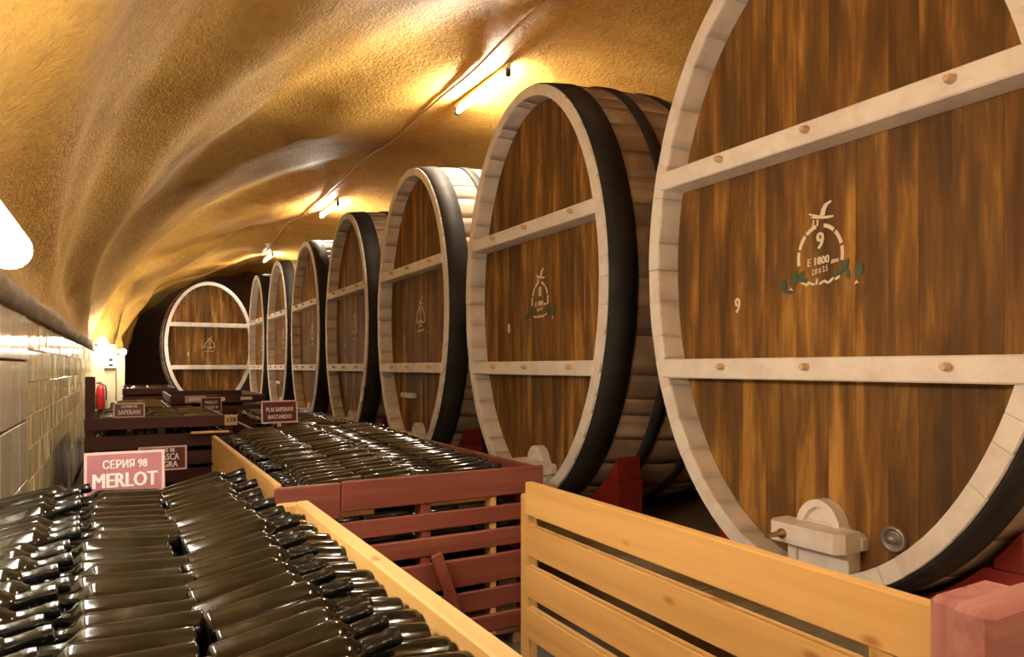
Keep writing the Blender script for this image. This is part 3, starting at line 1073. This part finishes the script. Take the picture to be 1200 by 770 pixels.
far_crate('bottle_crate', 'dark crate full of bottles behind the pine sided crate', 0.82, 1.7, 5.0, 6.95, 0.66, None)
lower_bottles('heaped_bottles', 'dark bottles heaped in the crate behind the pine sided one',
              [(x, 0.13 + 0.085 * k, s, 5.08, 6.9, 0) for k in range(6) for x, s in ((1.25, -1), (1.27, 1))] +
              [(1.22, 0.68, -1, 5.08, 6.9, R(2)), (1.24, 0.68, 1, 5.1, 6.9, R(2))], 10)
fc = far_crate('bottle_crate', 'dark red crate with white round labels before the end cask', 0.5, 1.62, 9.4, 11.4, 0.76, None, 5)
for x in (0.98, 1.1):
    o = obj('round_label', MB().lathe([(0, 0.028), (-0.004, 0.028)], 14, lambda l, p, q: (p, l, q)).mesh('round_label', 'paper'), fc, (x, 9.384, 0.71))
pf = obj('label_frame', MB().cbox(-0.12, 0.12, -0.006, 0, -0.045, 0.045, 0.003).mesh('label_frame', 'peg'), fc, (0.78, 9.384, 0.715))
obj('label_card', MB().box(-0.08, 0.08, -0.009, -0.006, -0.02, 0.025).mesh('label_card', 'paper'), pf)
obj('paper_label', MB().box(-0.07, 0.07, -0.004, 0, -0.02, 0.02).mesh('paper_label', 'paper'), fc, (1.38, 9.384, 0.715))
far_crate('bottle_crate', 'dark red crate at the foot of the stepped cream pier', -0.1, 0.45, 8.2, 10.2, 0.68, None)
far_crate('bottle_crate', 'last dark crate before the dark end wall', -0.02, 0.75, 12.4, 14.6, 0.78, None, 5)
lower_bottles('far_bottles', 'dark bottles lying in the farthest crates',
              [(1.04, 0.66, -1, 9.48, 11.3, 0), (1.06, 0.66, 1, 9.48, 11.3, 0), (0.16, 0.66, -1, 8.3, 10.1, R(0)), (0.17, 0.66, 1, 8.3, 10.1, R(0)),
               (0.35, 0.73, -1, 12.5, 14.5, 0), (0.37, 0.73, 1, 12.5, 14.5, 0)] +
              [(x, 0.13 + 0.1 * k, s, a, b_, 0) for k in range(5) for x, s, a, b_ in ((1.04, -1, 9.48, 11.3), (1.06, 1, 9.48, 11.3), (0.16, -1, 8.3, 10.1), (0.17, 1, 8.3, 10.1), (0.35, -1, 12.5, 14.5), (0.37, 1, 12.5, 14.5))])


# ------------------------------------------------------------------ signs
def sign(label, centre, w, h, lines, mat='signred', rz=0.0, tilt=0.0, stake=0.3, edge='signedge'):
    t = thing('variety_sign', label, 'sign', (centre[0], centre[1], centre[2] - h / 2), (tilt, 0, rz))
    obj('sign_board', MB().cbox(-w / 2, w / 2, 0, 0.006, 0, h, 0.001).mesh('sign_board', mat), t)
    b = MB()
    e = 0.025 * w + 0.003
    for x0, x1, z0, z1 in ((-w / 2, w / 2, h - e, h), (-w / 2, w / 2, 0, e), (-w / 2, -w / 2 + e, e, h - e), (w / 2 - e, w / 2, e, h - e)):
        b.box(x0, x1, -0.002, 0.0, z0, z1)
    obj('border', b.mesh('border', edge), t)
    for s, size, z, bold, sx in lines:
        vs, fs = text_mesh(s, size, bold)
        obj('lettering', MB().add([(u * sx, -0.0012 - w_, v + z) for u, v, w_ in vs], fs).mesh('lettering', 'signwhite'), t)
    obj('stake', MB().cbox(-0.012, 0.012, 0.007, 0.02, -stake, h * 0.8, 0.002).mesh('stake', 'pine'), t)
    return t


sign('plum coloured sign reading MERLOT behind the nearest bottles', (0.005, 3.02, CAM_H - 0.41), 0.27, 0.17,
     [('СЕРИЯ 98', 0.044, 0.12, 0.0010, 0.74), ('MERLOT', 0.078, 0.058, 0.0022, 0.74)], 'signglare', 0.0, R(-2), 0.76)
sign('dark red sign reading FETEASCA NEAGRA on a stake before the dark red crate', (0.205, 4.6, CAM_H - 0.55), 0.26, 0.145,
     [('СЕРИЯ 98', 0.034, 0.118, 0.0008, 0.8), ('FETEASCA', 0.056, 0.079, 0.0014, 0.68), ('NEAGRA', 0.05, 0.034, 0.0014, 0.8)], 'signred', 0.0, R(-3), 0.64)
sign('dark red sign reading PLAI SAPERAVI at the end of the bottle heap', (0.94, 4.9, CAM_H - 0.31), 0.25, 0.155,
     [('PLAI SAPERAVI', 0.044, 0.092, 0.0006, 0.66), ('BASTARDO', 0.04, 0.042, 0.0006, 0.8)], 'signred', R(8), R(-5), 0.25)
sign('dark red sign reading SAPERAVI on the dark red crate', (0.035, 5.69, CAM_H - 0.315), 0.2, 0.105,
     [('СЕРИЯ 98', 0.027, 0.078, 0.0006, 0.8), ('SAPERAVI', 0.048, 0.036, 0.001, 0.7)], 'signred', 0.0, R(-3), 0.1)
sign('small dark red sign with two white lines beyond the dark red crate', (0.78, 7.6, CAM_H - 0.385), 0.2, 0.15,
     [('MERLOT', 0.044, 0.095, 0.001, 0.75), ('СЕРИЯ 98', 0.04, 0.045, 0.0008, 0.7)], 'signred', R(6), R(-2), 0.8)


# ------------------------------------------------------------------ lamps
def ceiling_tube(yc, label, length=1.0):
    tx = 0.5
    p = vault_pt(tx, yc)
    z = min(vault_pt(tx, yc - length / 2)[2], vault_pt(tx, yc + length / 2)[2], p[2]) - 0.045
    t = thing('tube_lamp', label, 'lamp', (p[0] - 0.02, yc, z), group='fluorescent lamps along the crown of the vault')
    obj('housing', MB().cbox(-0.02, 0.02, -length / 2 - 0.03, length / 2 + 0.03, -0.01, 0.035, 0.006).mesh('housing', 'housing'), t)
    for s in (-1, 1):
        obj('end_cap', MB().cbox(-0.022, 0.022, s * (length / 2) - 0.02, s * (length / 2) + 0.02, -0.07, 0.0, 0.004).mesh('end_cap', 'black'), t)
    obj('tube', MB().lathe([(-length / 2 + 0.02, 0.019), (length / 2 - 0.02, 0.019)], 12, lambda l, a, b: (a, l, -0.045 + b)).mesh('tube', 'tube'), t)


CY = [0.1, 5.55, 10.85, 16.1, -4.6]
for y, lb in zip(CY, ('lit fluorescent tube on the vault above the cask numbered 9', 'lit fluorescent tube on the vault above the casks numbered 8 and 7',
                      'lit fluorescent tube on the vault above the casks numbered 5 and 4', 'small lit tube on the vault close to the end cask', 'lit fluorescent tube over the near end of the cellar')):
    ceiling_tube(y, lb)
b = MB()
b.tube([(lambda p: (p[0], p[1], p[2] - 0.02))(vault_pt(0.478, -5.5 + 0.25 * i)) for i in range(100)], 0.013, 8)
tag(obj('cable_conduit', b.mesh('cable_conduit', 'cable')), 'thin ochre conduit running along the crown of the vault', 'conduit')


def wall_lamp(x, yc, z, label, length=1.1, r=0.058):
    t = thing('wall_lamp', label, 'lamp', (x, yc, z), group='long opal lamps above the tiled wall')
    prof = []
    for k in range(6):
        a = PI / 2 * k / 5
        prof.append((-length / 2 - r * 0.7 * math.cos(a) + 0, max(0.004, r * math.sin(a))))
    prof += [(length / 2 + r * 0.7 * math.sin(PI / 2 * k / 5), max(0.004, r * math.cos(PI / 2 * k / 5))) for k in range(6)]
    obj('diffuser', MB().lathe(prof, 20, lambda l, a, b: (0.05 + a, l, b)).mesh('diffuser', 'diffuser'), t)
    obj('back_tray', MB().cbox(-0.05, -0.005, -length / 2, length / 2, -0.05, 0.05, 0.006).mesh('back_tray', 'housing'), t)
    for s in (-1, 1):
        obj('bracket', MB().cbox(-0.06, 0.0, s * length * 0.35 - 0.02, s * length * 0.35 + 0.02, -0.075, -0.03, 0.004).mesh('bracket', 'steel'), t)


wall_lamp(-0.335, 1.84, CAM_H + 0.335, 'big white wall lamp on the ledge over the tiles')
wall_lamp(-0.335, 12.9, CAM_H + 0.40, 'white wall lamp just before the stepped cream pier', 0.9, 0.06)
wall_lamp(-0.05, 15.8, CAM_H + 0.3, 'small white wall lamp on the cream pier', 0.9, 0.05)
wall_lamp(-0.335, -2.4, CAM_H + 0.335, 'white wall lamp on the ledge over the tiles by the near end')

# ------------------------------------------------------------------ things on the pier
t = thing('meter_box', 'white meter box with a dark dial on the cream pier', 'box', (-0.2, 13.495, 1.1))
obj('case', MB().cbox(-0.09, 0.09, -0.09, 0, 0, 0.22, 0.006).mesh('case', 'boxwhite'), t)
obj('dial', MB().lathe([(-0.09, 0.03), (-0.096, 0.03)], 16, lambda l, a, b: (a + 0.01, l, 0.14 + b)).mesh('dial', 'black'), t)
obj('dial', MB().cbox(-0.02, 0.04, -0.095, -0.089, 0.03, 0.07, 0.002).mesh('counter', 'black'), t)
t = thing('fire_extinguisher', 'red fire extinguisher hanging below the meter box', 'extinguisher', (-0.34, 13.41, 0.36))
obj('cylinder', MB().lathe([(0, 0.05), (0.01, 0.062), (0.38, 0.062), (0.43, 0.045), (0.45, 0.022), (0.48, 0.02)], 18, lambda l, a, b: (a, b, l)).mesh('cylinder', 'extred'), t)
obj('handle', MB().cbox(-0.06, 0.02, -0.012, 0.012, 0.475, 0.5, 0.003).mesh('handle', 'black'), t)
obj('hose', MB().tube([(0.02, 0, 0.47), (0.07, 0, 0.44), (0.085, 0, 0.36), (0.08, 0, 0.2)], 0.011).mesh('hose', 'black'), t)
obj('wall_hook', MB().cbox(-0.02, 0.02, 0.0, 0.085, 0.39, 0.41, 0.002).mesh('wall_hook', 'steel'), t)
